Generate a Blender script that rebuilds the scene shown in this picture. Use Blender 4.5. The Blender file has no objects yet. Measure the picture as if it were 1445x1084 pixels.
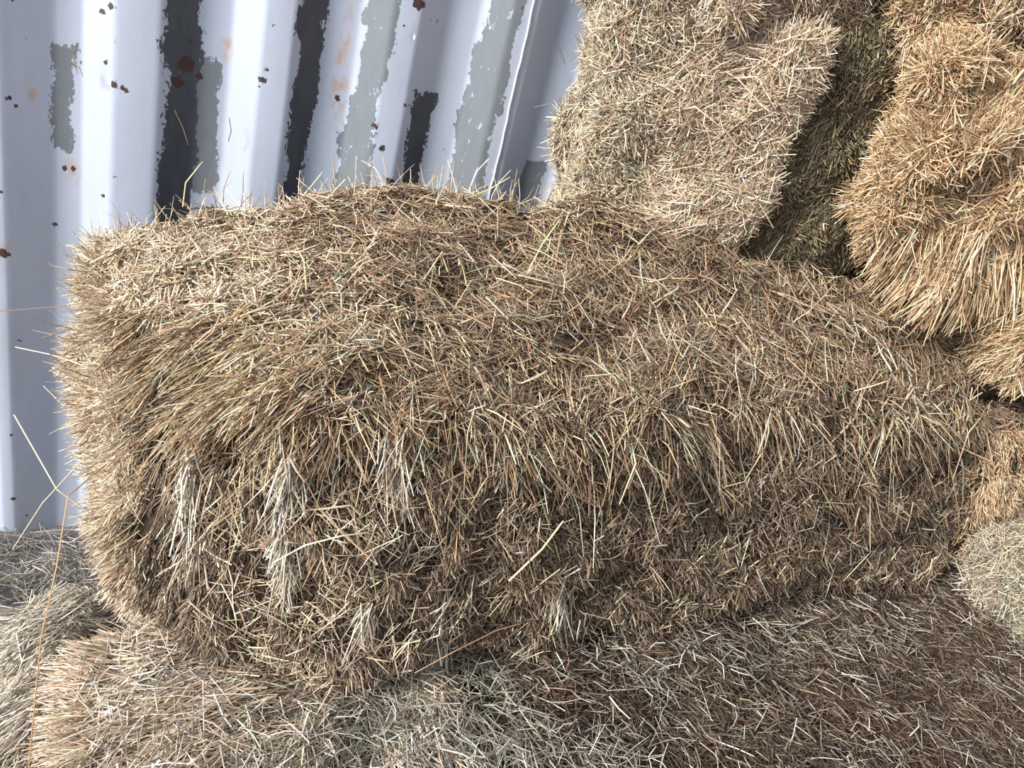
import bpy, math
import numpy as np
from mathutils import Matrix, Vector

# ------------------------------------------------------------------ camera
F_PX, CX, CY, W_PX = 1085.0, 722.5, 542.0, 1445.0
CAM_H = 1.07
g = np.array([-632.0, 2358.0, F_PX]); g /= np.linalg.norm(g)
up = -g
Fh = np.array([0, 0, 1.0]); Fh = Fh - up * (Fh @ up); Fh /= np.linalg.norm(Fh)
Rh = np.cross(Fh, up)
YAW = math.radians(20)
AX = math.cos(YAW) * Rh + math.sin(YAW) * Fh
AY = -math.sin(YAW) * Rh + math.cos(YAW) * Fh
M3 = np.array([AX, AY, up])            # camera (right, down, forward) -> world
CAM = np.array([0, 0, CAM_H])


def ray(px, py):
    v = M3 @ np.array([px - CX, py - CY, F_PX])
    return v


def pt(px, py, Y):
    """world point on the line of sight (px, py) at distance Y towards the wall"""
    v = ray(px, py)
    return CAM + v * (Y / v[1])


scene = bpy.context.scene
col = scene.collection
cam_d = bpy.data.cameras.new('camera')
cam_d.sensor_width = 36.0
cam_d.lens = F_PX / W_PX * 36.0
cam_d.clip_start = 0.02
cam = bpy.data.objects.new('camera', cam_d)
col.objects.link(cam)
r_, u_, b_ = M3 @ np.array([1, 0, 0]), M3 @ np.array([0, -1, 0]), M3 @ np.array([0, 0, -1])
cam.matrix_world = Matrix(((r_[0], u_[0], b_[0], 0), (r_[1], u_[1], b_[1], 0), (r_[2], u_[2], b_[2], CAM_H), (0, 0, 0, 1)))
scene.camera = cam

# ------------------------------------------------------------------ light
scene.view_settings.view_transform = 'Standard'
scene.view_settings.look = 'None'
scene.view_settings.gamma = 1.0
scene.view_settings.use_curve_mapping = False
scene.view_settings.exposure = 0.52
world = bpy.data.worlds.new('world')
scene.world = world
world.use_nodes = True
bg = world.node_tree.nodes['Background']
wn, wl = world.node_tree.nodes, world.node_tree.links
w_tc = wn.new('ShaderNodeTexCoord')
w_dot = wn.new('ShaderNodeVectorMath'); w_dot.operation = 'DOT_PRODUCT'
w_dot.inputs[1].default_value = (-0.80, 0.10, 0.59)          # the open side the daylight comes from
wl.new(w_tc.outputs['Generated'], w_dot.inputs[0])
w_cr = wn.new('ShaderNodeValToRGB')
w_cr.color_ramp.elements[0].position = 0.30; w_cr.color_ramp.elements[0].color = (0.33, 0.30, 0.29, 1)
w_cr.color_ramp.elements[1].position = 1.0; w_cr.color_ramp.elements[1].color = (1.05, 1.15, 1.35, 1)
w_mr = wn.new('ShaderNodeMapRange'); w_mr.inputs[1].default_value = -1; w_mr.inputs[2].default_value = 1
wl.new(w_dot.outputs['Value'], w_mr.inputs[0]); wl.new(w_mr.outputs[0], w_cr.inputs[0])
w_sky = wn.new('ShaderNodeVectorMath'); w_sky.operation = 'DOT_PRODUCT'    # the bright open air behind the wall
w_sky.inputs[1].default_value = (0.0, 1.0, 0.0)
wl.new(w_tc.outputs['Generated'], w_sky.inputs[0])
w_sm = wn.new('ShaderNodeMapRange'); w_sm.inputs[1].default_value = 0.90; w_sm.inputs[2].default_value = 0.95
wl.new(w_sky.outputs['Value'], w_sm.inputs[0])
w_mx = wn.new('ShaderNodeMix'); w_mx.data_type = 'RGBA'; w_mx.inputs[7].default_value = (3.0, 3.1, 3.3, 1)
wl.new(w_sm.outputs[0], w_mx.inputs[0]); wl.new(w_cr.outputs[0], w_mx.inputs[6])
wl.new(w_mx.outputs[2], bg.inputs[0])
bg.inputs[1].default_value = 0.85
sun_d = bpy.data.lights.new('daylight', 'SUN')
sun_d.energy = 4.5
sun_d.angle = math.radians(14)
sun_d.color = (1.0, 0.98, 0.95)
sun = bpy.data.objects.new('daylight', sun_d)
col.objects.link(sun)
sun.rotation_euler = Vector((0.84, 0.31, -0.40)).to_track_quat('-Z', 'Y').to_euler()
sun.location = (-2, -1, 2.5)
scene.cycles.max_bounces = 5
scene.cycles.diffuse_bounces = 3
scene.cycles.use_denoising = True

rng = np.random.default_rng(7)


# ------------------------------------------------------------------ materials
def new_mat(name):
    m = bpy.data.materials.new(name)
    m.use_nodes = True
    return m, m.node_tree, m.node_tree.nodes['Principled BSDF']


def straw_material():
    m, nt, bs = new_mat('straw')
    N, L = nt.nodes, nt.links
    at = N.new('ShaderNodeAttribute'); at.attribute_name = 'tint'
    tc = N.new('ShaderNodeTexCoord')
    no = N.new('ShaderNodeTexNoise'); no.inputs['Scale'].default_value = 160; no.inputs['Detail'].default_value = 2
    L.new(tc.outputs['Object'], no.inputs['Vector'])
    mr = N.new('ShaderNodeMapRange'); mr.inputs[3].default_value = 0.72; mr.inputs[4].default_value = 1.28
    L.new(no.outputs['Fac'], mr.inputs[0])
    mx = N.new('ShaderNodeMix'); mx.data_type = 'RGBA'; mx.blend_type = 'MULTIPLY'; mx.inputs[0].default_value = 1
    L.new(at.outputs['Color'], mx.inputs[6]); L.new(mr.outputs[0], mx.inputs[7])
    L.new(mx.outputs[2], bs.inputs['Base Color'])
    bs.inputs['Roughness'].default_value = 0.48
    bs.inputs['Specular IOR Level'].default_value = 0.42
    return m


def core_material(name, a, b):
    m, nt, bs = new_mat(name)
    N, L = nt.nodes, nt.links
    tc = N.new('ShaderNodeTexCoord')
    mp = N.new('ShaderNodeMapping'); mp.inputs['Scale'].default_value = (240, 240, 60)
    no = N.new('ShaderNodeTexNoise'); no.inputs['Scale'].default_value = 1; no.inputs['Detail'].default_value = 4
    cr = N.new('ShaderNodeValToRGB')
    cr.color_ramp.elements[0].position = 0.35; cr.color_ramp.elements[0].color = (*a, 1)
    cr.color_ramp.elements[1].position = 0.7; cr.color_ramp.elements[1].color = (*b, 1)
    L.new(tc.outputs['Object'], mp.inputs[0]); L.new(mp.outputs[0], no.inputs['Vector'])
    L.new(no.outputs['Fac'], cr.inputs[0]); L.new(cr.outputs[0], bs.inputs['Base Color'])
    bp = N.new('ShaderNodeBump'); bp.inputs['Strength'].default_value = 0.8; bp.inputs['Distance'].default_value = 0.004
    L.new(no.outputs['Fac'], bp.inputs['Height']); L.new(bp.outputs[0], bs.inputs['Normal'])
    bs.inputs['Roughness'].default_value = 0.9
    return m


STRAW = straw_material()
CORE_BROWN = core_material('packed_brown_hay', (0.035, 0.022, 0.013), (0.12, 0.080, 0.048))
CORE_GREEN = core_material('packed_green_hay', (0.03, 0.028, 0.014), (0.10, 0.09, 0.048))


def srgb(c):
    c = np.asarray(c, float) / 255.0
    return np.where(c <= 0.04045, c / 12.92, ((c + 0.055) / 1.055) ** 2.4)


# palettes: stem colours, some lightened or darkened to hold sun and shade, (r, g, b, weight)
PAL_MAIN = [(206, 180, 136, 3), (186, 152, 110, 4), (168, 130, 92, 4), (144, 108, 76, 3), (178, 168, 128, 2), (222, 206, 168, 1.2), (112, 82, 60, 2), (198, 186, 160, 1.5), (150, 146, 108, 1)]
PAL_TOP = [(202, 174, 138, 3), (178, 146, 114, 4), (156, 122, 96, 4), (132, 100, 78, 3), (168, 158, 126, 1.5), (212, 196, 160, 1), (132, 124, 92, 1.5), (104, 78, 60, 2)]
PAL_GOLD = [(234, 198, 150, 4), (222, 180, 132, 4), (200, 156, 110, 3), (168, 126, 84, 2), (232, 206, 164, 2), (196, 176, 126, 1)]  # gold and pink: lightened to put the stack's stronger light into the stems
PAL_PINK = [(236, 206, 172, 4), (222, 188, 156, 4), (200, 164, 134, 3), (240, 220, 186, 2), (186, 172, 132, 1), (160, 132, 104, 1)]
PAL_GREENGREY = [(198, 186, 156, 4), (172, 164, 134, 4), (212, 194, 160, 4), (150, 142, 112, 3), (228, 210, 170, 2), (190, 158, 128, 3)]
PAL_DKGREEN = [(134, 120, 86, 4), (108, 100, 70, 4), (158, 132, 92, 3), (88, 78, 54, 3), (178, 162, 118, 1.5), (118, 88, 62, 2)]
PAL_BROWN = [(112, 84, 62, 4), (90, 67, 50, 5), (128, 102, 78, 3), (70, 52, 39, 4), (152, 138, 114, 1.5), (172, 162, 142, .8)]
PAL_PALE = [(224, 210, 186, 4), (208, 190, 166, 4), (186, 168, 146, 3), (236, 226, 204, 2), (158, 142, 122, 2), (178, 170, 142, 1)]
PAL_CREAM = [(234, 214, 182, 4), (220, 194, 158, 4), (202, 172, 138, 3), (228, 206, 166, 2), (178, 144, 112, 1.5), (150, 120, 90, 1)]
PAL_STUB_SHADED = [(176, 150, 116, 2), (150, 122, 92, 4), (122, 96, 72, 5), (98, 76, 58, 4), (74, 58, 46, 3), (160, 148, 118, 1.5), (206, 190, 156, 1)]  # cut ends of the front face, darkened to hold its shade
PAL_GREYGREEN = [(172, 164, 144, 4), (150, 144, 122, 4), (194, 184, 164, 3), (126, 116, 98, 3), (210, 202, 182, 1.5)]


SAT = 0.80


def pick(pal, n):
    p = np.array(pal, float)
    w = p[:, 3] / p[:, 3].sum()
    i = rng.choice(len(p), n, p=w)
    c = p[i, :3]
    l = c @ np.array([0.3, 0.55, 0.15])
    c = l[:, None] + (c - l[:, None]) * SAT
    c = c * np.exp(rng.normal(0, 0.13, (n, 1))) + rng.normal(0, 2.5, (n, 3))
    return srgb(np.clip(c, 20, 250))


# ------------------------------------------------------------------ helpers
def unit(v):
    return v / np.maximum(np.linalg.norm(v, axis=-1, keepdims=True), 1e-9)


def field(P, scale, seed, k=7):
    r = np.random.default_rng(seed)
    K = unit(r.normal(size=(k, 3))) * r.uniform(0.6, 1.7, (k, 1)) * (2 * math.pi / scale)
    ph = r.uniform(0, 6.283, k)
    return np.sin(P @ K.T + ph).sum(1) / math.sqrt(k / 2.0)      # about unit variance


def link_mesh(name, V, Fq, mat, parent=None, colors=None, smooth=True):
    me = bpy.data.meshes.new(name)
    V = np.ascontiguousarray(V, np.float32); Fq = np.ascontiguousarray(Fq, np.int32)
    me.vertices.add(len(V)); me.vertices.foreach_set('co', V.ravel())
    nf, k = Fq.shape
    me.loops.add(nf * k); me.loops.foreach_set('vertex_index', Fq.ravel())
    me.polygons.add(nf)
    me.polygons.foreach_set('loop_start', np.arange(0, nf * k, k, dtype=np.int32))
    if smooth:
        me.polygons.foreach_set('use_smooth', np.ones(nf, bool))
    me.update(calc_edges=True)
    if colors is not None:
        a = me.attributes.new('tint', 'FLOAT_COLOR', 'POINT')
        a.data.foreach_set('color', np.ascontiguousarray(colors, np.float32).ravel())
    me.materials.append(mat)
    o = bpy.data.objects.new(name, me)
    col.objects.link(o)
    if parent is not None:
        o.parent = parent
        o.location = -np.array(parent.location)
    return o


def tag(o, label=None, cat=None, group=None, kind=None):
    if label: o['label'] = label
    if cat: o['category'] = cat
    if group: o['group'] = group
    if kind: o['kind'] = kind
    return o


class Stems:
    """collects stems (thin three-sided blades and stalks) and links them as one mesh"""

    def __init__(self):
        self.V, self.F, self.C, self.n = [], [], [], 0

    def paths(self, pts, rad, color, flat=None):
        """pts (n, k, 3), rad (n,), color (n, 3)"""
        n, k, _ = pts.shape
        if n == 0: return
        T = np.empty_like(pts)
        T[:, 1:-1] = pts[:, 2:] - pts[:, :-2]; T[:, 0] = pts[:, 1] - pts[:, 0]; T[:, -1] = pts[:, -1] - pts[:, -2]
        T = unit(T)
        ref = unit(rng.normal(size=(n, 1, 3)))
        A = unit(np.cross(T, ref)); B = np.cross(T, A)
        fl = rng.uniform(0.25, 1.0, (n, 1, 1)) if flat is None else flat
        taper = np.ones(k); taper[-1] = 0.55
        R = rad[:, None, None] * taper[None, :, None]
        ring = []
        for j in range(3):
            a = 2 * math.pi * j / 3
            ring.append(pts + R * (math.cos(a) * A * 1.25 + math.sin(a) * B * fl))
        V = np.stack(ring, 2).reshape(-1, 3)                       # n, k, 3 sides
        base = (np.arange(n) * k * 3)[:, None, None] + self.n
        f = []
        for s in range(k - 1):
            for j in range(3):
                j2 = (j + 1) % 3
                f.append([s * 3 + j, s * 3 + j2, (s + 1) * 3 + j2, (s + 1) * 3 + j])
        f = np.array(f)
        self.F.append((base + f[None]).reshape(-1, 4))
        self.V.append(V)
        c = np.concatenate([color, np.ones((n, 1))], 1)
        self.C.append(np.repeat(c, k * 3, 0))
        self.n += n * k * 3

    def scatter(self, P, D, length, rad, pal, bend=0.12, k=3, kink=0.12, sag=0.0):
        n = len(P)
        D = unit(D)
        length = np.broadcast_to(length, (n,)); rad = np.broadcast_to(rad, (n,))
        side = unit(np.cross(D, unit(rng.normal(size=(n, 3)))))
        c = rng.normal(0, bend, n)
        kk = rng.random(n) < kink
        c = np.where(kk, rng.normal(0, 0.35, n), c)
        t = np.linspace(0, 1, k)
        off = 4 * t * (1 - t)
        pts = P[:, None] + D[:, None] * (length[:, None] * t)[..., None] + side[:, None] * ((c * length * 0.5)[:, None] * off)[..., None]
        if sag:
            pts[..., 2] -= sag * length[:, None] * t[None] ** 2
        self.paths(pts, rad, pick(pal, n))

    def link(self, name, parent=None):
        return link_mesh(name, np.concatenate(self.V), np.concatenate(self.F), STRAW, parent, np.concatenate(self.C), smooth=True)


FACES = ('front', 'top', 'left', 'right', 'back', 'bottom')


class Bale:
    """a rounded, lumpy block: columns from left to right, each (front top, front bottom, back offset top, back offset bottom)"""

    def __init__(self, cols, p=7.0, lump=0.010, flake=0.0, seed=1, dents=()):
        self.K = np.array([[pt(*c[0]), pt(*c[1]), pt(*c[0]) + np.array(c[2]), pt(*c[1]) + np.array(c[3])] for c in cols])
        self.p, self.lump, self.flake, self.seed, self.dents = p, lump, flake, seed, dents
        self.centre = self.K.mean((0, 1))

    def map(self, q):
        m = np.abs(q).max(1)
        nrm = (np.abs(q) ** self.p).sum(1) ** (1 / self.p)
        q = q * (m / np.maximum(nrm, 1e-9))[:, None]
        s, t, w = (q[:, 0] + 1) / 2, (q[:, 1] + 1) / 2, (q[:, 2] + 1) / 2
        n = len(self.K)
        x = s * (n - 1)
        i = np.clip(x.astype(int), 0, n - 2); f = x - i
        K = self.K
        p1, p2 = K[i], K[i + 1]
        p0 = np.where((i > 0)[:, None, None], K[np.maximum(i - 1, 0)], 2 * p1 - p2)
        p3 = np.where((i < n - 2)[:, None, None], K[np.minimum(i + 2, n - 1)], 2 * p2 - p1)
        f = f[:, None, None]
        C = 0.5 * (2 * p1 + (p2 - p0) * f + (2 * p0 - 5 * p1 + 4 * p2 - p3) * f ** 2 + (3 * p1 - p0 - 3 * p2 + p3) * f ** 3)
        t, w = t[:, None], w[:, None]
        fr = C[:, 0] * t + C[:, 1] * (1 - t)
        bk = C[:, 2] * t + C[:, 3] * (1 - t)
        return fr * (1 - w) + bk * w

    @staticmethod
    def cube(face, a, b):
        o = np.ones_like(a)
        return {'front': lambda: np.stack([a, b, -o], 1), 'back': lambda: np.stack([a, b, o], 1),
                'top': lambda: np.stack([a, o, b], 1), 'bottom': lambda: np.stack([a, -o, b], 1),
                'left': lambda: np.stack([-o, b, a], 1), 'right': lambda: np.stack([o, b, a], 1)}[face]()

    def surf(self, face, a, b, disp=True):
        e = 0.01
        P = self.map(self.cube(face, a, b))
        Ua = self.map(self.cube(face, a + e, b)) - self.map(self.cube(face, a - e, b))
        Vb = self.map(self.cube(face, a, b + e)) - self.map(self.cube(face, a, b - e))
        Ua, Vb = unit(Ua), unit(Vb)
        N = unit(np.cross(Ua, Vb))
        sg = np.sign(((P - self.centre) * N).sum(1))
        ref = self.map(self.cube(face, a * 0, b * 0))[:1] - self.centre
        N = N * np.where((N @ ref[0]) < 0, -1, 1)[:, None]
        V = np.cross(N, Ua); V = V * np.where((V * Vb).sum(1) < 0, -1, 1)[:, None]
        if disp:
            h = self.lump * field(P, 0.16, self.seed) + 0.45 * self.lump * field(P, 0.055, self.seed + 5)
            if self.flake and face in ('front', 'back'):
                s = a + 0.04 * np.sin(b * 3 + self.seed)
                h = h + self.flake * (np.abs(np.sin(s * 3.14159 * 5.5 + 0.8 * np.sin(s * 7))) ** 0.5 - 0.75)
            for (c, r, dep) in self.dents:
                d2 = ((P - c) ** 2).sum(1) / r ** 2
                h = h - dep * np.exp(-d2)
            P = P + N * h[:, None]
        return P, N, Ua, V

    def core(self, name, mat, parent, inset=0.012, n=46):
        Vs, Fs, off = [], [], 0
        # welded cube-sphere style grid: one lattice per face, joined by rounding coordinates
        lin = np.linspace(-1, 1, n)
        A, B = np.meshgrid(lin, lin, indexing='ij')
        idx = np.arange(n * n).reshape(n, n)
        quads = np.stack([idx[:-1, :-1], idx[1:, :-1], idx[1:, 1:], idx[:-1, 1:]], -1).reshape(-1, 4)
        Q, P = [], []
        for f in FACES:
            a, b = A.ravel(), B.ravel()
            q = self.cube(f, a, b)
            p, N, _, _ = self.surf(f, np.clip(a, -0.98, 0.98), np.clip(b, -0.98, 0.98))
            p = p - N * inset
            fl = quads + off
            # outward winding
            c = p[quads[0]]
            k = quads[len(quads) // 2]
            nn = np.cross(p[k[1]] - p[k[0]], p[k[2]] - p[k[1]])
            if nn @ N[k[0]] < 0: fl = fl[:, ::-1]
            Q.append(q); P.append(p); Fs.append(fl); off += n * n
        Q = np.concatenate(Q); P = np.concatenate(P); Fq = np.concatenate(Fs)
        key = np.round(Q * 1000).astype(int)
        uq, inv = np.unique(key, axis=0, return_inverse=True)
        inv = inv.ravel()
        acc = np.zeros((len(uq), 3)); cnt = np.bincount(inv, minlength=len(uq))
        for k in range(3): acc[:, k] = np.bincount(inv, weights=P[:, k], minlength=len(uq))
        return link_mesh(name, acc / cnt[:, None], inv[Fq], mat, parent)


def root(name, P, label, cat, group=None):
    o = bpy.data.objects.new(name, None)
    o.empty_display_size = 0.05
    col.objects.link(o)
    o.location = Vector([float(x) for x in P])
    bpy.context.view_layer.update()
    return tag(o, label, cat, group)


def samp(n, a=(-1, 1), b=(-1, 1)):
    return rng.uniform(*a, n), rng.uniform(*b, n)


def lay(st, bale, face, n, pal, L=(0.02, 0.06), R=(0.0005, 0.0012), ang=0.0, spread=1.0, lift=0.18, a=(-1, 1), b=(-1, 1), depth=(-0.012, 0.004), seed=3, fscale=0.12, famp=0.8, sag=0.0, fade=None):
    """stems lying along the surface, in coherent swirls"""
    if n < 1: return
    x, y = samp(n, a, b)
    if fade:
        kp = rng.random(n) < np.exp(-((x - fade[0]) / fade[1]) ** 2)
        x, y = x[kp], y[kp]; n = len(x)
    P, N, U, V = bale.surf(face, x, y)
    th = ang + famp * field(P, fscale, seed) + rng.normal(0, spread, n)
    dz = rng.uniform(*depth, n)
    ln = rng.uniform(*L, n)
    D = U * np.cos(th)[:, None] + V * np.sin(th)[:, None] + N * (rng.normal(0.0, lift, n))[:, None]
    D = unit(D)
    P = P + N * dz[:, None] - D * (ln * 0.5)[:, None]
    st.scatter(P, D, ln, rng.uniform(*R, n), pal, sag=sag)


def stub(st, bale, face, n, pal, L=(0.010, 0.028), R=(0.0006, 0.0013), out=0.6, down=0.6, side=0.0, rnd=0.25, a=(-1, 1), b=(-1, 1), depth=(-0.014, 0.0), seed=11, sag=0.0, kink=.05, clump=0.005):
    """cut ends that stick out of the block, leaning down"""
    if n < 1: return
    x, y = samp(n, a, b)
    P, N, U, V = bale.surf(face, x, y)
    hol = field(P * np.array([1, 1, 0.35]), 0.045, seed + 9)
    keep = hol > rng.normal(-1.0, 0.5, n)
    x, y, P, N, U, V, hol = x[keep], y[keep], P[keep], N[keep], U[keep], V[keep], hol[keep]
    n = len(x)
    P = P + N * (clump * np.clip(hol, -2, 2))[:, None]
    f1 = field(P, 0.10, seed); f2 = field(P, 0.07, seed + 1)
    ln = rng.uniform(*L, n)
    D = N * (out + 0.15 * f1)[:, None] - V * down + U * (side + 0.22 * f2)[:, None] + rng.normal(0, rnd, (n, 3))
    P = P + N * rng.uniform(*depth, n)[:, None]
    st.scatter(P, D, ln, rng.uniform(*R, n), pal, bend=0.08, kink=kink, sag=sag)


def fan(st, bale, face, n, pal, centre, L=(0.03, 0.09), R=(0.0007, 0.0014), out=0.35, rnd=0.25, a=(-1, 1), b=(-1, 1), depth=(-0.014, 0.002), bias=(0, 0, 0)):
    """stems splaying away from a pinched centre"""
    x, y = samp(n, a, b)
    P, N, U, V = bale.surf(face, x, y)
    D = P - centre
    D = D - N * (D * N).sum(1)[:, None]
    D = unit(D) + N * out + rng.normal(0, rnd, (n, 3)) + np.array(bias)
    ln = rng.uniform(*L, n)
    P = P + N * rng.uniform(*depth, n)[:, None] - unit(D) * (ln * 0.45)[:, None]
    st.scatter(P, D, ln, rng.uniform(*R, n), pal, bend=0.08)


def tuft(name, parent, px, py, Y, n, spread_px, drop, pal, lean=(0, 0, -1), L=(0.03, 0.07), label=None):
    """a hanging bunch of stems along a vertical run of the face"""
    st = Stems()
    P = np.array([pt(px + rng.normal(0, spread_px), py + rng.uniform(0, drop), Y - rng.uniform(0, 0.012)) for _ in range(n)])
    D = np.array(lean)[None] + rng.normal(0, 0.22, (n, 3))
    st.scatter(P, D, rng.uniform(*L, n), rng.uniform(0.0006, 0.0013, n), pal, bend=0.1)
    o = st.link(name, parent)
    if label: o['label'] = label
    return o


# ------------------------------------------------------------------ the setting
YW = 1.35
PER = 0.278 * YW / 2.0
DEP = 0.026


def wall_profile():
    # near flat / slope in / far flat / slope out; x0 = left start of a dark (right-facing) slope
    xs = pt(222, 140, YW)[0]
    seg = [(0.0, 0.0), (0.25, 1.0), (0.52, 1.0), (0.77, 0.0), (1.0, 0.0)]
    out = []
    for k in range(-6, 16):
        for (f, d) in (seg[:-1] if k != -1 else [(-0.13, 0.0), (0.22, 1.0), (0.42, 1.0), (0.67, 0.0)]):
            out.append((xs + (k + f) * PER, d))
    return xs, out


XS, prof = wall_profile()
prof = sorted(prof)


def build_wall():
    # rounded creases: each profile corner becomes three points
    pts = []
    for i, (x, d) in enumerate(prof):
        if 0 < i < len(prof) - 1:
            (xa, da), (xb, db) = prof[i - 1], prof[i + 1]
            r = 0.12
            A = np.array([x + (xa - x) * r, d + (da - d) * r]); Bq = np.array([x + (xb - x) * r, d + (db - d) * r]); C = np.array([x, d])
            for t in (0, 0.35, 0.65, 1):
                q = (1 - t) ** 2 * A + 2 * t * (1 - t) * C + t * t * Bq
                pts.append((q[0], q[1]))
        else:
            pts.append((x, d))
    rows = np.linspace(0, 2.5, 60)
    hx, hz = pt(583, 58, YW)[0], pt(583, 58, YW)[2]     # the daylight hole
    P = np.array(pts)
    th = 0.002
    V, Fq = [], []
    n = len(P)
    rng2 = np.random.default_rng(3)
    for z in rows:
        dx = 0.0012 * np.sin(P[:, 0] * 31 + z * 5) * np.sin(z * 9 + P[:, 0] * 7)
        V.append(np.stack([P[:, 0], YW + P[:, 1] * DEP + dx, np.full(n, z)], 1))
    V = np.concatenate(V)
    for r in range(len(rows) - 1):
        for i in range(n - 1):
            Fq.append((r * n + i, r * n + i + 1, (r + 1) * n + i + 1, (r + 1) * n + i))
    return V, np.array(Fq), hx, hz


def wall_material(hx, hz):
    m, nt, bs = new_mat('peeling_white_paint')
    N, L = nt.nodes, nt.links
    tc = N.new('ShaderNodeTexCoord')
    sx = N.new('ShaderNodeSeparateXYZ'); L.new(tc.outputs['Object'], sx.inputs[0])

    def math_(op, a, b=None, c=None, clamp=False):
        n = N.new('ShaderNodeMath'); n.operation = op; n.use_clamp = clamp
        for i, v in enumerate((a, b, c)):
            if v is None: continue
            if isinstance(v, (int, float)): n.inputs[i].default_value = float(v)
            else: L.new(v, n.inputs[i])
        return n.outputs[0]

    def noise(scale, detail=4, stretch=(1, 1, 1), off=0.0, rough=0.6):
        mp = N.new('ShaderNodeMapping'); mp.inputs['Scale'].default_value = stretch; mp.inputs['Location'].default_value = (off, off, off)
        L.new(tc.outputs['Object'], mp.inputs[0])
        n = N.new('ShaderNodeTexNoise'); n.inputs['Scale'].default_value = scale; n.inputs['Detail'].default_value = detail
        n.inputs['Roughness'].default_value = rough
        L.new(mp.outputs[0], n.inputs['Vector'])
        return n.outputs['Fac']

    def mix(f, a, b):
        n = N.new('ShaderNodeMix'); n.data_type = 'RGBA'
        L.new(f, n.inputs[0])
        for i, v in ((6, a), (7, b)):
            if isinstance(v, tuple): n.inputs[i].default_value = (*v, 1)
            else: L.new(v, n.inputs[i])
        return n.outputs[2]

    X, Z = sx.outputs[0], sx.outputs[2]
    n_edge = noise(38, 6, (1, 1, 0.45))
    n_spot = noise(120, 4, (1, 1, 0.8), 21.0, 0.65)
    n_fine = noise(230, 3, (1, 1, 0.6), 3.0)
    n_big = noise(15, 3, (1, 1, 0.7), 33.0)
    wob = math_('ADD', math_('MULTIPLY', math_('SUBTRACT', n_big, 0.5), 0.030), math_('ADD', math_('MULTIPLY', math_('SUBTRACT', n_edge, 0.5), 0.034), math_('MULTIPLY', math_('SUBTRACT', n_fine, 0.5), 0.022)))

    def box(x0, x1, z0, z1, slope=0.0):
        Xs = math_('ADD', X, math_('MULTIPLY', Z, slope)) if slope else X
        d = math_('MINIMUM', math_('SUBTRACT', Xs, x0), math_('SUBTRACT', x1, Xs))
        dz = math_('MINIMUM', math_('SUBTRACT', Z, z0), math_('SUBTRACT', z1, Z))
        d = math_('MINIMUM', d, dz)
        return math_('MULTIPLY', math_('ADD', d, wob), 900, clamp=True)

    def bx(pxa, pya, pxb, pyb):
        a, b = pt(pxa, pya, YW + DEP * 0.5), pt(pxb, pyb, YW + DEP * 0.5)
        return a, b

    # strips where the paint has come off (X range on the profile, Z range)
    peel = None
    def add(mask):
        nonlocal peel
        peel = mask if peel is None else math_('MAXIMUM', peel, mask)
    for (pa, pb) in PEELS:
        a0, a1 = pt(pa[0], pa[1], YW + DEP * 0.5), pt(pb[0], pb[1], YW + DEP * 0.5)
        zc = (a0[2] + a1[2]) / 2
        add(box(a0[0], a1[0], min(a0[2], a1[2]), max(a0[2], a1[2])))
    flecks = math_('SUBTRACT', 1.0, math_('MULTIPLY', math_('SUBTRACT', noise(75, 5, (1, 1, 0.5), 15.0, 0.75), 0.635), 40, clamp=True))
    peel = math_('MULTIPLY', peel, flecks)
    strips = None
    for (x0, x1, z0, z1) in PEEL_STRIPS:
        b_ = box(x0, x1, z0, z1)
        strips = b_ if strips is None else math_('MAXIMUM', strips, b_)
        add(box(x0, x1, z0, z1))
    # small random chips
    chips = math_('MULTIPLY', math_('SUBTRACT', noise(60, 5, (1, 1, 0.7), 9.0, 0.7), 0.70), 60, clamp=True)
    # rust
    vor = N.new('ShaderNodeTexVoronoi'); vor.inputs['Scale'].default_value = 44; vor.inputs['Randomness'].default_value = 1
    mpv = N.new('ShaderNodeMapping'); mpv.inputs['Scale'].default_value = (1, 0.2, 1)
    L.new(tc.outputs['Object'], mpv.inputs[0]); L.new(mpv.outputs[0], vor.inputs['Vector'])
    sep = N.new('ShaderNodeSeparateColor'); L.new(vor.outputs['Color'], sep.inputs[0])
    rad = math_('MULTIPLY', math_('POWER', sep.outputs[0], 3.0), 0.12)
    sel = math_('GREATER_THAN', sep.outputs[1], 0.40)
    spot = math_('MULTIPLY', math_('SUBTRACT', math_('ADD', rad, math_('MULTIPLY', math_('SUBTRACT', n_fine, 0.5), 0.10)), vor.outputs['Distance']), 30, clamp=True)
    spot = math_('MULTIPLY', spot, sel)
    # explicit rust flakes and streaks
    for (px, py, r) in RUSTS:
        c = pt(px, py, YW + DEP * 0.4)
        dx = math_('SUBTRACT', X, float(c[0])); dz = math_('SUBTRACT', Z, float(c[2]))
        d = math_('SQRT', math_('ADD', math_('MULTIPLY', dx, dx), math_('MULTIPLY', dz, dz)))
        s = math_('MULTIPLY', math_('SUBTRACT', math_('ADD', r / 1150.0, math_('MULTIPLY', math_('SUBTRACT', n_spot, 0.5), 0.022)), d), 1500, clamp=True)
        spot = math_('MAXIMUM', spot, s)
    halo = None
    for (px, py, rx, rz) in STAINS:
        c = pt(px, py, YW + DEP * 0.4)
        dx = math_('DIVIDE', math_('SUBTRACT', X, float(c[0])), rx / 880.0); dz = math_('DIVIDE', math_('SUBTRACT', Z, float(c[2])), rz / 880.0)
        d = math_('SQRT', math_('ADD', math_('MULTIPLY', dx, dx), math_('MULTIPLY', dz, dz)))
        s = math_('MULTIPLY', math_('SUBTRACT', 1.0, d), 1.0, clamp=True)
        halo = s if halo is None else math_('MAXIMUM', halo, s)
    halo = math_('MULTIPLY', math_('MULTIPLY', halo, math_('MULTIPLY', math_('SUBTRACT', noise(90, 5, (1, 1, 0.5), 5.0), 0.44), 7, clamp=True)), 0.9, clamp=True)
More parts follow.
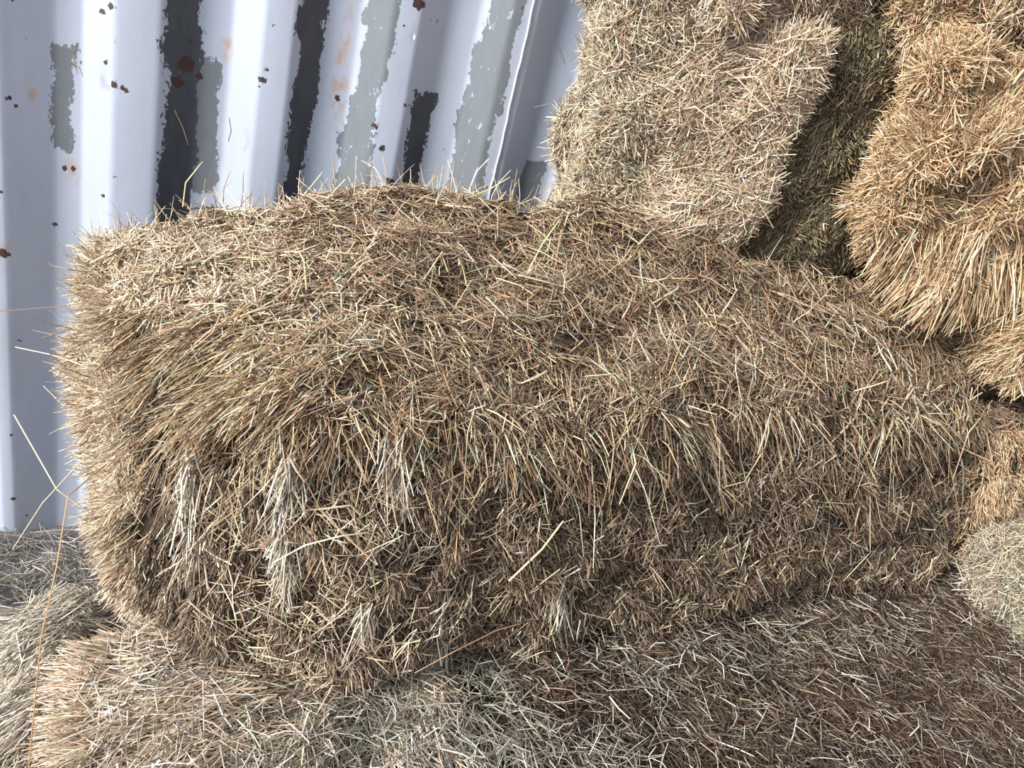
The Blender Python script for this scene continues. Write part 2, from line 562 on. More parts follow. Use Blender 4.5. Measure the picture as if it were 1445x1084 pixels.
    dirt = noise(9, 5, (1.5, 1.5, 0.5), 2.0)
    paint = mix(math_('MULTIPLY', math_('SUBTRACT', dirt, 0.35), 2.2, clamp=True), (0.43, 0.46, 0.53), (0.47, 0.53, 0.635))
    primer = mix(noise(70, 4, (1, 1, .3), 4.0), (0.15, 0.165, 0.18), (0.20, 0.22, 0.235))
    shaded_primer = mix(noise(70, 4, (1, 1, .3), 4.0), (0.042, 0.049, 0.060), (0.095, 0.105, 0.12))  # primer darkened on the right-facing slopes, their shade put into the colour
    primer = mix(strips, primer, shaded_primer)
    c1 = mix(halo, paint, (0.48, 0.30, 0.19))
    allp = math_('MAXIMUM', peel, chips)
    c2 = mix(allp, c1, primer)
    rust = mix(n_fine, (0.035, 0.018, 0.016), (0.095, 0.045, 0.038))
    c3 = mix(spot, c2, rust)
    L.new(c3, bs.inputs['Base Color'])
    bs.inputs['Roughness'].default_value = 0.5
    bs.inputs['Specular IOR Level'].default_value = 0.4
    hgt = math_('SUBTRACT', math_('MULTIPLY', noise(26, 3, (1, 1, .5), 7.0), 0.6), math_('MULTIPLY', math_('MAXIMUM', allp, spot), 0.35))
    bp = N.new('ShaderNodeBump'); bp.inputs['Strength'].default_value = 0.55; bp.inputs['Distance'].default_value = 0.0018
    L.new(hgt, bp.inputs['Height']); L.new(bp.outputs[0], bs.inputs['Normal'])
    return m


def prof_x(k, f):
    return XS + (k + f) * PER


ZT, ZM = 2.4, pt(240, 270, YW)[2]
PEEL_STRIPS = [
    (prof_x(0, 0.03), prof_x(0, 0.30), 0.2, ZT),                    # first dark strip
    (prof_x(1, 0.05), prof_x(1, 0.24), 0.2, ZT),
    (prof_x(2, 0.08), prof_x(2, 0.27), 0.2, pt(600, 135, YW)[2]),
]
PEELS = [
    ((265, 80), (300, 280)), ((66, 60), (102, 222)),
    ((521, -40), (556, 50)), ((514, 30), (546, 115)), ((506, 80), (530, 170)), ((494, 135), (520, 225)), ((481, 195), (510, 310)),
    ((702, -40), (728, 50)), ((690, 20), (716, 105)), ((676, 60), (702, 165)), ((660, 120), (688, 215)), ((644, 180), (672, 310)),
    ((744, 225), (758, 300)),
]
RUSTS = [(163, 120, 6), (178, 124, 5), (150, 87, 4), (160, 8, 5), (144, 16, 4), (262, 92, 14), (268, 60, 5), (370, 113, 6), (377, 97, 3), (386, 34, 3),
         (167, 248, 3), (13, 137, 5), (23, 149, 3), (100, 240, 5), (88, 240, 4), (529, 176, 6), (538, 208, 6), (550, 255, 9), (590, 4, 11),
         (573, 148, 4), (10, 356, 9), (4, 268, 4), (75, 320, 4), (476, 140, 5), (250, 115, 10), (280, 110, 6), (145, 275, 4), (18, 610, 3), (30, 480, 4), (22, 700, 4)]
STAINS = [(480, 125, 16, 70), (478, 100, 10, 90), (155, 115, 14, 18), (320, 70, 14, 26), (275, 100, 26, 40), (97, 245, 16, 24), (45, 135, 8, 14), (490, 55, 8, 60), (640, 258, 8, 12), (12, 350, 12, 16)]

V, Fq, hx, hz = build_wall()
wall = link_mesh('wall_back', V, Fq, wall_material(hx, hz))
tag(wall, kind='structure')
# the small round hole that lets daylight in
import bmesh
bm = bmesh.new(); bm.from_mesh(wall.data)
hit = None
for f_ in bm.faces:
    xs_ = [v.co.x for v in f_.verts]; zs_ = [v.co.z for v in f_.verts]
    if min(xs_) <= hx <= max(xs_) and min(zs_) <= hz <= max(zs_): hit = f_
if hit is not None:
    vs = sorted(hit.verts, key=lambda v: math.atan2(v.co.z - hit.calc_center_median().z, v.co.x - hit.calc_center_median().x))
    xs_ = [v.co.x for v in vs]; zs_ = [v.co.z for v in vs]
    rr = 0.0048
    cx_ = min(max(hx, min(xs_) + rr * 1.3), max(xs_) - rr * 1.3); cz_ = min(max(hz, min(zs_) + rr * 1.3), max(zs_) - rr * 1.3)
    A_, B_ = min(vs, key=lambda v: v.co.x), max(vs, key=lambda v: v.co.x)
    yat = lambda x: A_.co.y + (B_.co.y - A_.co.y) * (x - A_.co.x) / (B_.co.x - A_.co.x)
    ring = [bm.verts.new((cx_ + rr * math.cos(a), yat(cx_ + rr * math.cos(a)), cz_ + rr * math.sin(a))) for a in np.linspace(-math.pi * 0.75, math.pi * 1.25, 17)[:-1]]
    bm.faces.remove(hit)
    for q in range(4):                                   # corner q faces ring points 4q .. 4q+4
        c0, c1 = vs[q], vs[(q + 1) % 4]
        for j in range(4):
            bm.faces.new((c0 if j < 2 else c1, ring[(4 * q + j + 1) % 16], ring[(4 * q + j) % 16]))
        bm.faces.new((c0, c1, ring[(4 * q + 2) % 16]))
    bmesh.ops.recalc_face_normals(bm, faces=bm.faces[:])
    bm.to_mesh(wall.data)
bm.free()


seam_m, _, seam_b = new_mat('painted_weld_seam')
seam_b.inputs['Base Color'].default_value = (0.58, 0.60, 0.64, 1); seam_b.inputs['Roughness'].default_value = 0.5
for sn, (px, py, dy) in enumerate([(57, 140, DEP * 0.9), (722, 140, 0.0)]):
    X0 = pt(px, py, YW + dy)[0]
    zz = np.linspace(0.1, 2.4, 120)
    yy = YW + dy - 0.0012
    c0 = np.stack([X0 + 0.0006 * np.sin(zz * 130) + 0.0008 * np.sin(zz * 37), np.full(120, yy), zz], 1)
    ringv = [c0 + np.array([0.0022 * math.cos(a), 0.0022 * math.sin(a), 0]) for a in np.linspace(0, 6.2832, 7)[:-1]]
    Vt = np.stack(ringv, 1).reshape(-1, 3)
    Ft = np.array([[r * 6 + j, r * 6 + (j + 1) % 6, (r + 1) * 6 + (j + 1) % 6, (r + 1) * 6 + j] for r in range(119) for j in range(6)])
    tag(link_mesh('trim_%d' % (sn + 1), Vt, Ft, seam_m), kind='structure')


def floor_material():
    m, nt, bs = new_mat('packed_dirt')
    N, L = nt.nodes, nt.links
    tc = N.new('ShaderNodeTexCoord')
    no = N.new('ShaderNodeTexNoise'); no.inputs['Scale'].default_value = 14; no.inputs['Detail'].default_value = 8
    L.new(tc.outputs['Object'], no.inputs['Vector'])
    cr = N.new('ShaderNodeValToRGB')
    cr.color_ramp.elements[0].position = 0.35; cr.color_ramp.elements[0].color = (0.085, 0.070, 0.078, 1)
    cr.color_ramp.elements[1].position = 0.72; cr.color_ramp.elements[1].color = (0.22, 0.19, 0.20, 1)
    L.new(no.outputs['Fac'], cr.inputs[0]); L.new(cr.outputs[0], bs.inputs['Base Color'])
    bp = N.new('ShaderNodeBump'); bp.inputs['Strength'].default_value = 0.6; bp.inputs['Distance'].default_value = 0.01
    L.new(no.outputs['Fac'], bp.inputs['Height']); L.new(bp.outputs[0], bs.inputs['Normal'])
    bs.inputs['Roughness'].default_value = 0.85
    return m


fx, fy = np.meshgrid(np.linspace(-1.6, 2.9, 60), np.linspace(-0.9, YW + 0.05, 40), indexing='ij')
fz = 0.004 * np.sin(fx * 9) * np.sin(fy * 7 + 1) - 0.004
idx = np.arange(60 * 40).reshape(60, 40)
fl = link_mesh('floor', np.stack([fx.ravel(), fy.ravel(), fz.ravel()], 1),
               np.stack([idx[:-1, :-1], idx[1:, :-1], idx[1:, 1:], idx[:-1, 1:]], -1).reshape(-1, 4), floor_material())
tag(fl, kind='structure')

# ------------------------------------------------------------------ the big bale
def make_bale(spec, label, group, styles, core=CORE_BROWN, name='hay_bale', coat='stem_coat', inset=0.012):
    b = spec
    base = b.K.mean((0, 1)).copy(); base[2] = b.K[..., 2].min()
    r = root(name, base, label, 'hay bale', group)
    b.core('packed_hay', core, r, inset=inset)
    for nm, fn in styles:
        st = Stems(); fn(st, b); st.link(nm, r)
    return r


MB = (0.02, 0.37, 0.0)
dent_c = pt(300, 515, 0.84)
main = Bale([
    ((165, 530, 0.87), (170, 915, 0.81), (-0.11, 0.27, 0.085), (-0.03, 0.26, 0.0)),
    ((420, 560, 0.75), (420, 985, 0.69), (-0.02, 0.37, 0.125), (0.02, 0.36, 0.0)),
    ((740, 570, 0.78), (740, 930, 0.74), (0.00, 0.35, 0.185), (0.02, 0.35, 0.0)),
    ((1080, 560, 0.85), (1080, 865, 0.83), (0.02, 0.28, 0.20), (0.02, 0.29, 0.0)),
    ((1450, 540, 0.95), (1375, 815, 0.93), (0.02, 0.22, 0.14), (0.04, 0.26, 0.0)),
], p=8, lump=0.010, flake=0.007, seed=4, dents=[(dent_c, 0.060, 0.048), (pt(225, 545, 0.85), 0.03, 0.02), (pt(340, 610, 0.76), 0.028, 0.02), (pt(530, 640, 0.75), 0.03, 0.014), (pt(680, 860, 0.74), 0.03, 0.018), (pt(900, 690, 0.79), 0.05, 0.012)])


def s_top(st, b):
    lay(st, b, 'top', 46000, PAL_TOP, L=(0.012, 0.045), R=(0.0004, 0.0010), lift=0.16, spread=1.1, seed=5)
    lay(st, b, 'top', 5000, PAL_MAIN, L=(0.035, 0.085), R=(0.0006, 0.0012), lift=0.12, depth=(-0.002, 0.008), spread=0.9, seed=6)
    lay(st, b, 'top', 12000, PAL_CREAM, L=(0.02, 0.06), R=(0.0005, 0.0012), lift=0.3, depth=(-0.002, 0.008), spread=1.0, seed=7, a=(-1, -0.25), b=(-0.7, 1), fade=(-0.85, 0.35))  # pale stems paint the sunlit patch at the upper left


def s_front(st, b):
    stub(st, b, 'front', 66000, PAL_STUB_SHADED, L=(0.007, 0.022), R=(0.0004, 0.0010), out=0.45, down=0.75, rnd=0.28, a=(-1, 0.2))
    stub(st, b, 'front', 36000, PAL_STUB_SHADED, L=(0.012, 0.034), R=(0.0005, 0.0012), out=0.40, down=0.6, rnd=0.45, a=(0.0, 1))
    lay(st, b, 'front', 6500, PAL_STUB_SHADED, L=(0.02, 0.05), R=(0.0005, 0.0011), spread=1.2, lift=0.3, a=(-0.2, 1), depth=(-0.004, 0.008), seed=9)
    lay(st, b, 'front', 6500, PAL_CREAM, L=(0.015, 0.06), R=(0.0004, 0.0011), ang=-1.6, spread=0.85, lift=0.25, a=(-0.7, 1), depth=(-0.004, 0.010), seed=8)


def s_left(st, b):
    stub(st, b, 'left', 26000, PAL_CREAM, L=(0.012, 0.04), R=(0.0005, 0.0012), out=0.7, down=0.25, rnd=0.28)  # lighter palette carries the sunlight on this end
    lay(st, b, 'left', 4500, PAL_CREAM, L=(0.03, 0.07), ang=0.2, spread=0.9, lift=0.3, b=(0.1, 1))


def s_fringe(st, b):
    # long stems bent over the top front edge
    n = 3600
    x = rng.uniform(-0.95, 1, n); y = 1 - np.abs(rng.normal(0, 0.30, n)) * (1 + 0.5 * np.sin(x * 17) * np.sin(x * 7 + 1))
    P, N, U, Vv = b.surf('front', x, np.clip(y, -1, 1))
    D = -Vv * 0.8 + N * 0.55 + U * (0.6 * field(P, 0.10, 21))[:, None] + rng.normal(0, 0.5, (n, 3))
    ln = 0.016 + 0.022 * rng.gamma(1.6, 0.7, n)
    P = P + N * rng.uniform(-0.006, 0.006, n)[:, None]
    st.scatter(P, D, ln, rng.uniform(0.0005, 0.0012, n), PAL_MAIN, bend=0.15, sag=0.25)
    # sheaf combed over the left shoulder, towards the lower left
    n = 3600
    a = rng.uniform(-1, -0.40, n); bb = -1.05 + np.abs(rng.normal(0, 0.35, n))
    P, N, U, Vv = b.surf('top', a, bb)
    D = np.array([-0.75, -0.45, -0.35])[None] + N * 0.15 + U * (0.35 * field(P, 0.1, 71))[:, None] + rng.normal(0, 0.24, (n, 3))
    st.scatter(P + N * rng.uniform(-0.008, 0.01, n)[:, None], D, rng.uniform(0.02, 0.07, n), rng.uniform(0.0005, 0.0012, n), PAL_MAIN, bend=0.08, sag=0.3)


def s_wild(st, b):
    for (face, n, ar, br, up_) in (('left', 420, (-1, 1), (-1, 1), 0.1), ('top', 260, (-1, 0.4), (0.82, 1.0), 0.6), ('left', 260, (-1, 1), (0.4, 1), 0.3), ('top', 260, (-1, 1), (-1, 1), 0.3)):
        x, y = samp(n, ar, br)
        P, N, U, Vv = b.surf(face, x, y)
        D = N * 0.8 + rng.normal(0, 0.65, (n, 3)); D[:, 2] += up_
        st.scatter(P - N * 0.008, D, rng.uniform(0.025, 0.075, n), rng.uniform(0.0004, 0.0010, n), PAL_CREAM, bend=0.2, k=4, kink=0.3)


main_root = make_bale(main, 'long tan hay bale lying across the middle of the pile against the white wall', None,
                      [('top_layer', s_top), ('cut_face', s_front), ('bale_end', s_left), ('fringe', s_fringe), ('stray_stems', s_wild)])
for (px, py, Y, n, sp, dr) in [(405, 640, 0.725, 260, 7, 300), (520, 850, 0.70, 120, 7, 90), (618, 800, 0.735, 170, 9, 130), (790, 800, 0.76, 120, 14, 90), (270, 620, 0.765, 110, 8, 170), (560, 600, 0.74, 120, 14, 120)]:
    tuft('hanging_tuft', main_root, px, py, Y, n, sp, dr, PAL_PALE)

# ------------------------------------------------------------------ the neighbours
GS = 'hay bales stacked against the wall at the right'
GL = 'hay bales of the bottom layer'


def simple(styles_n, pal, L=(0.02, 0.055), R=(0.0005, 0.0012), ang=0.0, spread=0.7, famp=0.8, lift=0.25, seed=3, faces=('front', 'top', 'left')):
    def fn(st, b):
        for f, n in zip(faces, styles_n):
            lay(st, b, f, n, pal, L=L, R=R, ang=ang, spread=spread, lift=lift, seed=seed, famp=famp)
            stub(st, b, f, n // 2, pal, L=(0.012, 0.035), R=R, out=0.6, down=0.3, rnd=0.5)
            lay(st, b, f, n // 7, PAL_CREAM, L=(0.03, 0.07), R=R, spread=1.3, lift=0.25, depth=(0.0, 0.012), seed=seed + 1)
    return fn


# green-grey bales next to the wall
make_bale(Bale([((868, -60, 1.12), (862, 118, 1.14), (0.02, 0.16, 0), (0.02, 0.15, 0)), ((960, -60, 1.07), (950, 135, 1.08), (0.02, 0.2, 0), (0.02, 0.2, 0))], seed=31, lump=0.008),
          'grey-green hay bale at the top of the photo, touching the wall', GS, [('stem_coat', simple((9000, 3000, 4000), PAL_GREENGREY, ang=-1.2, seed=32, spread=0.9))], CORE_GREEN)
make_bale(Bale([((846, 124, 1.12), (806, 330, 1.12), (0.02, 0.16, 0), (0.02, 0.16, 0)), ((930, 120, 1.10), (905, 330, 1.10), (0.02, 0.2, 0), (0.02, 0.2, 0))], seed=33, lump=0.010),
          'rounded grey-green hay bale beside the wall, right behind the long bale', GS, [('stem_coat', simple((10000, 3000, 5000), PAL_GREENGREY, ang=0.9, seed=34))], CORE_GREEN)


def s_B(st, b):
    lay(st, b, 'front', 15000, PAL_PINK, L=(0.03, 0.085), R=(0.0005, 0.0012), ang=0.35, spread=0.4, famp=0.35, lift=0.15, seed=36)
    stub(st, b, 'front', 7000, PAL_PINK, out=0.5, down=0.1, rnd=0.35, clump=0.002)
    lay(st, b, 'left', 3500, PAL_PINK, ang=0.3, spread=0.5)
    lay(st, b, 'front', 1800, PAL_CREAM, L=(0.03, 0.08), spread=1.0, ang=0.3, lift=0.2, depth=(0.0, 0.012), seed=77)
    lay(st, b, 'top', 2500, PAL_PINK, spread=1)
    stub(st, b, 'right', 2500, PAL_BROWN)


make_bale(Bale([((925, 45, 1.09), (895, 335, 1.08), (0.03, 0.16, 0), (0.03, 0.16, 0)), ((1190, 40, 1.02), (1050, 345, 1.04), (0.03, 0.2, 0), (0.03, 0.2, 0))], seed=35, lump=0.005, p=9),
          'pinkish straw-coloured hay bale with long combed stems, left of its dark green side', GS, [('stem_coat', s_B)])
make_bale(Bale([((925, -120, 1.06), (925, 60, 1.11), (0.03, 0.18, 0), (0.03, 0.18, 0)), ((1300, -120, 1.03), (1240, 55, 1.05), (0.03, 0.2, 0), (0.03, 0.2, 0))], seed=37, lump=0.010),
          'brownish hay bale cut off by the top edge of the photo, above the pinkish one', GS, [('stem_coat', simple((9000, 0, 2500), PAL_PINK, ang=0.2, seed=38, spread=0.9))])


def s_C(st, b):  # side of the pinkish bale as its own block, shade put into its palette
    lay(st, b, 'front', 16000, PAL_DKGREEN, L=(0.010, 0.032), R=(0.0005, 0.0011), ang=1.15, spread=0.35, famp=0.25, lift=0.25, seed=40)
    stub(st, b, 'front', 6000, PAL_DKGREEN, L=(0.006, 0.018), out=0.7, down=0.3, rnd=0.3)
    stub(st, b, 'left', 3000, PAL_DKGREEN); stub(st, b, 'right', 1500, PAL_DKGREEN); lay(st, b, 'top', 2000, PAL_DKGREEN)


make_bale(Bale([((1180, 10, 1.045), (1035, 375, 1.055), (0.03, 0.2, 0), (0.03, 0.2, 0)), ((1340, 10, 1.03), (1235, 395, 1.07), (0.03, 0.17, 0), (0.03, 0.14, 0))], seed=39, lump=0.006),
          'dark green shaded side of the pinkish hay bale, set as a separate bale beside the big golden one', GS, [('stem_coat', s_C)], CORE_GREEN)

D_c = pt(1345, 262, 0.95)


def s_D(st, b):
    fan(st, b, 'front', 20000, PAL_GOLD, D_c, L=(0.03, 0.075), R=(0.0006, 0.0013), out=0.4, rnd=0.34, bias=(0, 0, -0.12))
    stub(st, b, 'left', 9000, PAL_GOLD, L=(0.015, 0.04), out=0.7, down=0.2, rnd=0.35)
    stub(st, b, 'front', 6000, PAL_GOLD, L=(0.015, 0.045), out=0.7, down=0.2, rnd=0.4, a=(-1, 0))
    lay(st, b, 'top', 3500, PAL_GOLD, L=(0.03, 0.08), spread=1)


def s_Dover(st, b):
    lay(st, b, 'front', 5200, PAL_GOLD, L=(0.03, 0.09), R=(0.0006, 0.0012), spread=1.2, ang=0.6, lift=0.25, depth=(0.0, 0.016), seed=78)
    lay(st, b, 'left', 1500, PAL_GOLD, L=(0.03, 0.08), spread=1.2, lift=0.3, depth=(0.0, 0.012), seed=79)


def s_Dskirt(st, b):
    n = 2200
    x = rng.uniform(-0.6, 0.9, n); y = rng.uniform(-1, -0.35, n)
    P, N, U, Vv = b.surf('front', x, y)
    D = -Vv + N * 0.25 + U * ((x - 0.1) * 0.5)[:, None] + rng.normal(0, 0.2, (n, 3))
    st.scatter(P + N * rng.uniform(-0.004, 0.02, n)[:, None], D, rng.uniform(0.05, 0.10, n), rng.uniform(0.0008, 0.0014, n), PAL_GOLD, bend=0.05)


make_bale(Bale([((1290, 85, 0.98), (1208, 365, 1.02), (0.08, 0.12, 0), (0.08, 0.10, 0)), ((1385, 40, 0.92), (1345, 420, 0.93), (0.06, 0.18, 0), (0.06, 0.18, 0)), ((1560, 60, 0.93), (1560, 470, 0.92), (0.05, 0.25, 0), (0.05, 0.25, 0))], seed=41, lump=0.013, p=4.5,
               dents=[(pt(1350, 262, 0.93), 0.05, 0.045), (pt(1290, 350, 0.96), 0.04, 0.03)]),
          'big golden hay bale with splayed stems at the right, standing on the long bale', GS, [('stem_coat', s_D), ('crossed_stems', s_Dover), ('hanging_fringe', s_Dskirt)])
make_bale(Bale([((1285, -150, 1.0), (1300, 32, 0.98), (0.05, 0.2, 0), (0.05, 0.2, 0)), ((1600, -120, 0.92), (1600, 40, 0.92), (0.05, 0.25, 0), (0.05, 0.25, 0))], seed=43, lump=0.012),
          'golden hay bale in the top right corner of the photo', GS, [('stem_coat', simple((9000, 0, 2500), PAL_GOLD, ang=0.6, L=(0.03, 0.09), seed=44))])


def s_E(st, b):
    stub(st, b, 'left', 4000, PAL_GOLD, L=(0.02, 0.06), out=0.7, down=0.4, rnd=0.3)
    stub(st, b, 'front', 4000, PAL_GOLD, L=(0.02, 0.06), out=0.6, down=0.5, side=-0.5, rnd=0.3)
    lay(st, b, 'top', 1500, PAL_GOLD)


make_bale(Bale([((1445, 405, 0.90), (1436, 545, 0.87), (0.03, 0.26, 0), (0.03, 0.26, 0)), ((1620, 420, 0.8), (1620, 560, 0.8), (0.05, 0.2, 0), (0.05, 0.2, 0))], seed=45, lump=0.006),
          'golden hay bale peeking in at the right edge, just under the big golden bale', GS, [('stem_coat', s_E)])
make_bale(Bale([((1392, 600, 0.90), (1350, 815, 0.92), (0.05, 0.2, 0), (0.05, 0.2, 0)), ((1600, 590, 0.86), (1560, 790, 0.86), (0.05, 0.2, 0), (0.05, 0.2, 0))], seed=47, lump=0.007),
          'orange-brown hay bale at the right edge, beside the far end of the long bale', GS,
          [('stem_coat', lambda st, b: (stub(st, b, 'front', 11000, PAL_GOLD, L=(0.008, 0.02), R=(0.0004, 0.001), out=0.6, down=0.5, rnd=0.3), stub(st, b, 'left', 3000, PAL_GOLD), lay(st, b, 'top', 1500, PAL_TOP)))])


def s_G(st, b):
    for f, n in (('front', 6000), ('top', 5000), ('left', 6000)):
        lay(st, b, f, n, PAL_GREYGREEN, L=(0.02, 0.08), R=(0.0005, 0.0012), spread=1.5, lift=0.45, seed=50)
        lay(st, b, f, n // 3, PAL_GREENGREY, L=(0.03, 0.09), R=(0.0005, 0.0012), spread=1.3, lift=0.45, seed=50, depth=(0, 0.02))
    stub(st, b, 'left', 1500, PAL_PALE, L=(0.02, 0.06), down=0.1, rnd=0.5)


make_bale(Bale([((1425, 800, 0.80), (1420, 1000, 0.72), (0.05, 0.12, 0), (0.05, 0.12, 0)), ((1640, 780, 0.74), (1640, 1000, 0.68), (0.05, 0.12, 0), (0.05, 0.12, 0))], seed=49, lump=0.008),
          'pale frayed hay bale cut off by the lower right edge of the photo', GL, [('stem_coat', s_G)])


# bottom layer
def zbale(x0, x1, y0, y1, z0, z1, tilt=0.0, **kw):
    b = Bale([((722, 542, 1), (722, 542, 1), (0, 0, 0), (0, 0, 0))] * 2, **kw)
    n = 3
    K = []
    for x in np.linspace(x0, x1, n):
        zt = z1 + tilt * (x - x0) / (x1 - x0)
        K.append([(x, y0, zt), (x, y0, z0), (x, y1, zt), (x, y1, z0)])
    b.K = np.array(K, float)
    b.centre = b.K.mean((0, 1))
    return b


def s_K(st, b):
    lay(st, b, 'top', 54000, PAL_BROWN, L=(0.010, 0.05), R=(0.0004, 0.0010), spread=0.85, ang=-0.7, famp=0.6, lift=0.28, seed=52)  # brown stems, darkened further for the shade at the lower right
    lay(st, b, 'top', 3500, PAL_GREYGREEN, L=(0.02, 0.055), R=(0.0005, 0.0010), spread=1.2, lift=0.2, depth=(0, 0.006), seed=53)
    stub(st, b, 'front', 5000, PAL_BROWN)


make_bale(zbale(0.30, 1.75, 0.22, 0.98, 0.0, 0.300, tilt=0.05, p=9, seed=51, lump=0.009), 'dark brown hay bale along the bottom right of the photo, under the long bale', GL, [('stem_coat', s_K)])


def s_H(st, b):
    stub(st, b, 'left', 16000, PAL_PINK, L=(0.03, 0.07), R=(0.0005, 0.0012), out=0.7, down=0.5, rnd=0.18, sag=0.2)
    fan(st, b, 'top', 14000, PAL_PINK, np.array([0.2, 0.75, 0.3]), L=(0.03, 0.075), out=0.1, rnd=0.25)
    lay(st, b, 'top', 5000, PAL_GREYGREEN, L=(0.02, 0.05), spread=1.2, lift=0.3, a=(-0.3, 1), seed=55)
    stub(st, b, 'front', 4000, PAL_PINK)
    lay(st, b, 'left', 1500, PAL_PALE, L=(0.03, 0.08), spread=1.2, lift=0.3, depth=(0.0, 0.012), seed=80)
    lay(st, b, 'top', 2500, PAL_PALE, L=(0.03, 0.07), spread=1.3, lift=0.3, depth=(0.0, 0.014), seed=81)


make_bale(zbale(-0.15, 0.33, 0.28, 0.88, 0.0, 0.30, seed=54, lump=0.011, p=4.5), 'straw-coloured hay bale at the bottom left, propping the near end of the long bale', GL, [('stem_coat', s_H)])


def s_I(st, b):
    stub(st, b, 'left', 7000, PAL_PALE, L=(0.05, 0.12), R=(0.0006, 0.0012), out=0.7, down=0.4, rnd=0.16, sag=0.2)
    lay(st, b, 'top', 8000, PAL_PALE, L=(0.04, 0.10), R=(0.0006, 0.0012), ang=0.6, spread=0.3, famp=0.2, lift=0.1, seed=57)
    stub(st, b, 'front', 6000, PAL_PALE, L=(0.04, 0.09), out=0.6, down=0.6, side=-0.4, rnd=0.2)


make_bale(zbale(-0.26, -0.16, 0.62, 0.98, 0.0, 0.21, seed=56, lump=0.010, p=4), 'pale grey splayed hay bale low in the bottom left corner', GL, [('stem_coat', s_I)])

# ------------------------------------------------------------------ loose hay on the floor and in the gaps
st = Stems()
n = 9000
x = rng.uniform(-0.75, 0.0, n); y = rng.uniform(0.3, YW - 0.01, n)
keep = (field(np.stack([x, y, x * 0], 1), 0.22, 61) > -0.35) | (y > 1.15)
x, y = x[keep], y[keep]; n = len(x)
th = rng.uniform(0, 6.283, n)
D = np.stack([np.cos(th), np.sin(th), rng.normal(0.05, 0.12, n)], 1)
st.scatter(np.stack([x, y, rng.uniform(0.001, 0.012, n)], 1), D, rng.uniform(0.02, 0.08, n), rng.uniform(0.0004, 0.001, n), PAL_GREYGREEN, bend=0.25)
tag(st.link('loose_hay'), 'grey scattered wisps of loose hay on the dirt floor at the left', 'loose hay', kind='stuff')

st = Stems()
n = 3600
c = rng.choice(5, n, p=[.25, .25, .15, .15, .2])
cen = np.array([(0.20, 0.62, 0.30), (0.36, 0.56, 0.31), (0.62, 0.73, 0.31), (0.95, 0.78, 0.31), tuple(pt(675, 940, 0.735))])[c]
P = cen + rng.normal(0, 1, (n, 3)) * np.array([0.08, 0.035, 0.010])
th = rng.uniform(0, 6.283, n)
D = np.stack([np.cos(th), np.sin(th), rng.normal(0.0, 0.25, n)], 1)
st.scatter(P, D, rng.uniform(0.02, 0.055, n), rng.uniform(0.0004, 0.001, n), PAL_GREYGREEN, bend=0.3)
tag(st.link('loose_hay'), 'greenish-grey loose hay fallen along the foot of the long bale', 'loose hay', kind='stuff')

# ------------------------------------------------------------------ single stalks one can point at
def stalk(pts, rad, rgb, label, name='hay_stalk', group=None):
    s = Stems()
    P = np.array([pt(*p) for p in pts])
    # smooth the path a little
    k = 4 * (len(P) - 1) + 1
    t = np.linspace(0, len(P) - 1, k)
    Q = np.stack([np.interp(t, np.arange(len(P)), P[:, i]) for i in range(3)], 1)
    s.paths(Q[None], np.array([rad]), srgb(np.array([rgb])), flat=0.7)
    o = s.link(name)
    return tag(o, label, 'hay stalk', group)


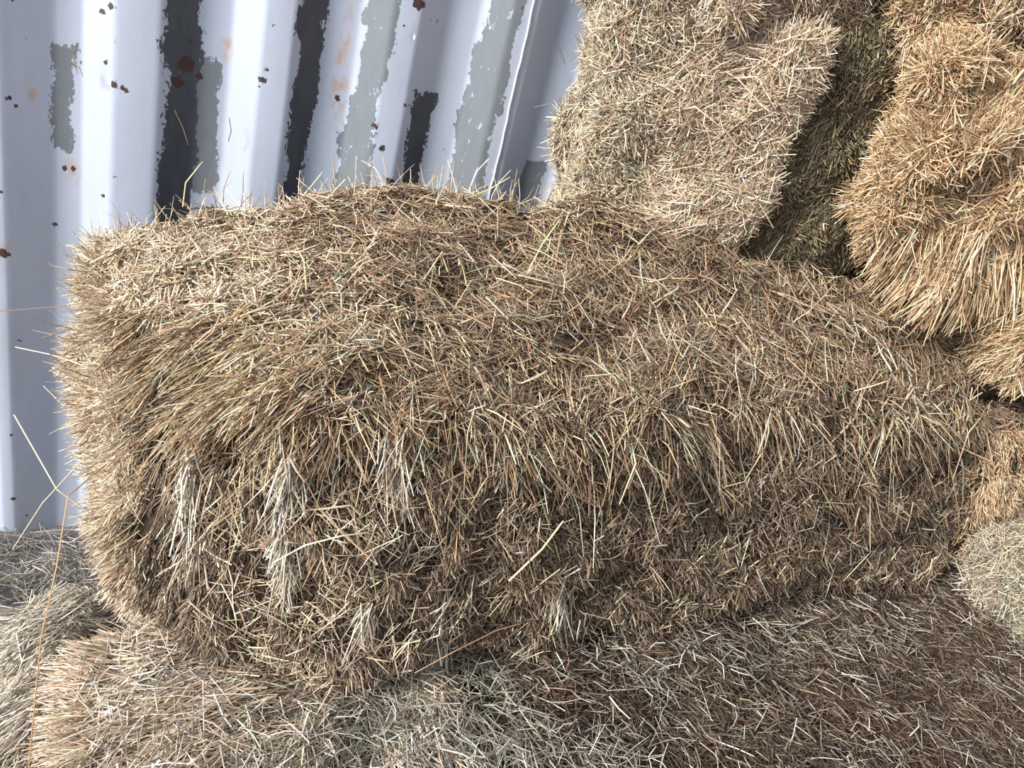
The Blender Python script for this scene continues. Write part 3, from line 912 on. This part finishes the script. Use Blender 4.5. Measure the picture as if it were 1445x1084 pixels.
STALKS = [
    ([(-20, 441, 1.0), (90, 432, 0.97), (240, 412, 0.93)], 0.0009, (150, 112, 80), 'long thin brown stalk pointing level out of the left edge above the bale end'),
    ([(40, 1090, 0.60), (58, 900, 0.64), (80, 800, 0.68), (96, 700, 0.74), (150, 655, 0.81)], 0.0011, (176, 138, 98), 'long brown stalk hanging down past the lower left corner of the long bale'),
    ([(20, 585, 0.9), (40, 620, 0.88), (80, 690, 0.84), (135, 730, 0.84)], 0.0009, (226, 214, 186), 'bent white stalk sticking out left of the bale end, against the wall'),
    ([(22, 490, 0.95), (70, 500, 0.92), (110, 512, 0.9)], 0.0009, (230, 218, 190), 'short pale stalk poking left at mid height of the bale end'),
    ([(18, 775, 0.82), (60, 710, 0.82), (115, 650, 0.83)], 0.0009, (216, 200, 170), 'pale stalk leaning over the dirt floor left of the bale'),
    ([(385, 795, 0.68), (430, 770, 0.672), (480, 757, 0.675), (520, 752, 0.69)], 0.0009, (226, 216, 180), 'curved white stalk arched across the cut face, lower left of centre'),
    ([(585, 950, 0.66), (640, 920, 0.665), (700, 890, 0.69), (735, 880, 0.70)], 0.0008, (170, 136, 104), 'straight brown stalk crossing the shadow at the foot of the bale'),
    ([(745, 385, 0.93), (765, 345, 0.94), (790, 310, 0.95)], 0.0010, (206, 198, 142), 'yellow-green stalk standing up from the middle of the bale top'),
    ([(545, 370, 0.95), (560, 390, 0.935), (580, 440, 0.92)], 0.0008, (200, 190, 140), 'thin yellowish stalk lying down the bale top, left of centre'),
    ([(718, 820, 0.715), (765, 775, 0.72), (795, 735, 0.725)], 0.0015, (222, 204, 160), 'thick pale straw slanting across the middle of the front face'),
    ([(1190, 820, 0.83), (1228, 780, 0.83), (1228, 700, 0.835)], 0.0009, (214, 204, 168), 'upright pale stalk on the right part of the front face'),
    ([(1205, 552, 0.87), (1230, 545, 0.87), (1252, 538, 0.875)], 0.0014, (236, 220, 176), 'short bright flat straw on the top edge at the right'),
    ([(1075, 640, 0.80), (1050, 680, 0.795), (1020, 688, 0.79)], 0.0011, (222, 208, 164), 'hooked pale straw on the front face, right of centre'),
    ([(258, 292, 1.12), (262, 258, 1.12), (286, 228, 1.13)], 0.0009, (226, 206, 160), 'thin straw arching up from the back edge against the widest dark strip of the wall'),
    ([(355, 300, 1.09), (400, 295, 1.08), (450, 300, 1.07)], 0.0010, (236, 224, 190), 'bright straw lying flat along the back edge under the second dark strip'),
    ([(420, 285, 1.1), (440, 262, 1.11), (455, 243, 1.12)], 0.0009, (228, 214, 176), 'straw standing up at the back edge beside the second dark strip'),
    ([(645, 285, 1.09), (690, 268, 1.08), (720, 250, 1.08)], 0.0009, (200, 184, 132), 'long straw slanting up right from the back edge in front of the wall'),
    ([(722, 285, 1.07), (726, 260, 1.07), (730, 238, 1.07)], 0.0010, (196, 166, 110), 'golden straw pointing up from the back edge near the brown rib'),
]
for a in STALKS: stalk(*a)
# wisps and a dead leaf caught on the wall
yw = YW - 0.002
for (pp, rgb, lab) in [
    ([(108, 60, yw), (103, 80, yw - .004), (110, 105, yw)], (150, 120, 90), 'thin dry wisp stuck to the wall above the grey bare patch'),
    ([(100, 85, yw), (112, 95, yw - .006), (117, 108, yw)], (170, 140, 106), 'forked dry wisp hanging from the wall beside the grey bare patch'),
    ([(246, 155, yw + .01), (258, 180, yw + .006), (266, 205, yw + .01)], (190, 168, 130), 'pale wisp stuck in the dark strip of the wall'),
    ([(783, 50, yw + .01), (790, 70, yw + .005), (798, 92, yw + .01)], (120, 96, 70), 'dark thin wisp stuck on the wall near the stack'),
    ([(753, 152, yw), (775, 146, yw - .004), (792, 139, yw)], (190, 170, 130), 'light wisp stuck crosswise on the wall beside the stack'),
    ([(322, 200, yw), (326, 185, yw - .004), (323, 165, yw)], (150, 130, 104), 'curled wisp on the wall right of the first dark strip'),
]:
    stalk(pp, 0.0007, rgb, lab, 'wall_wisp')
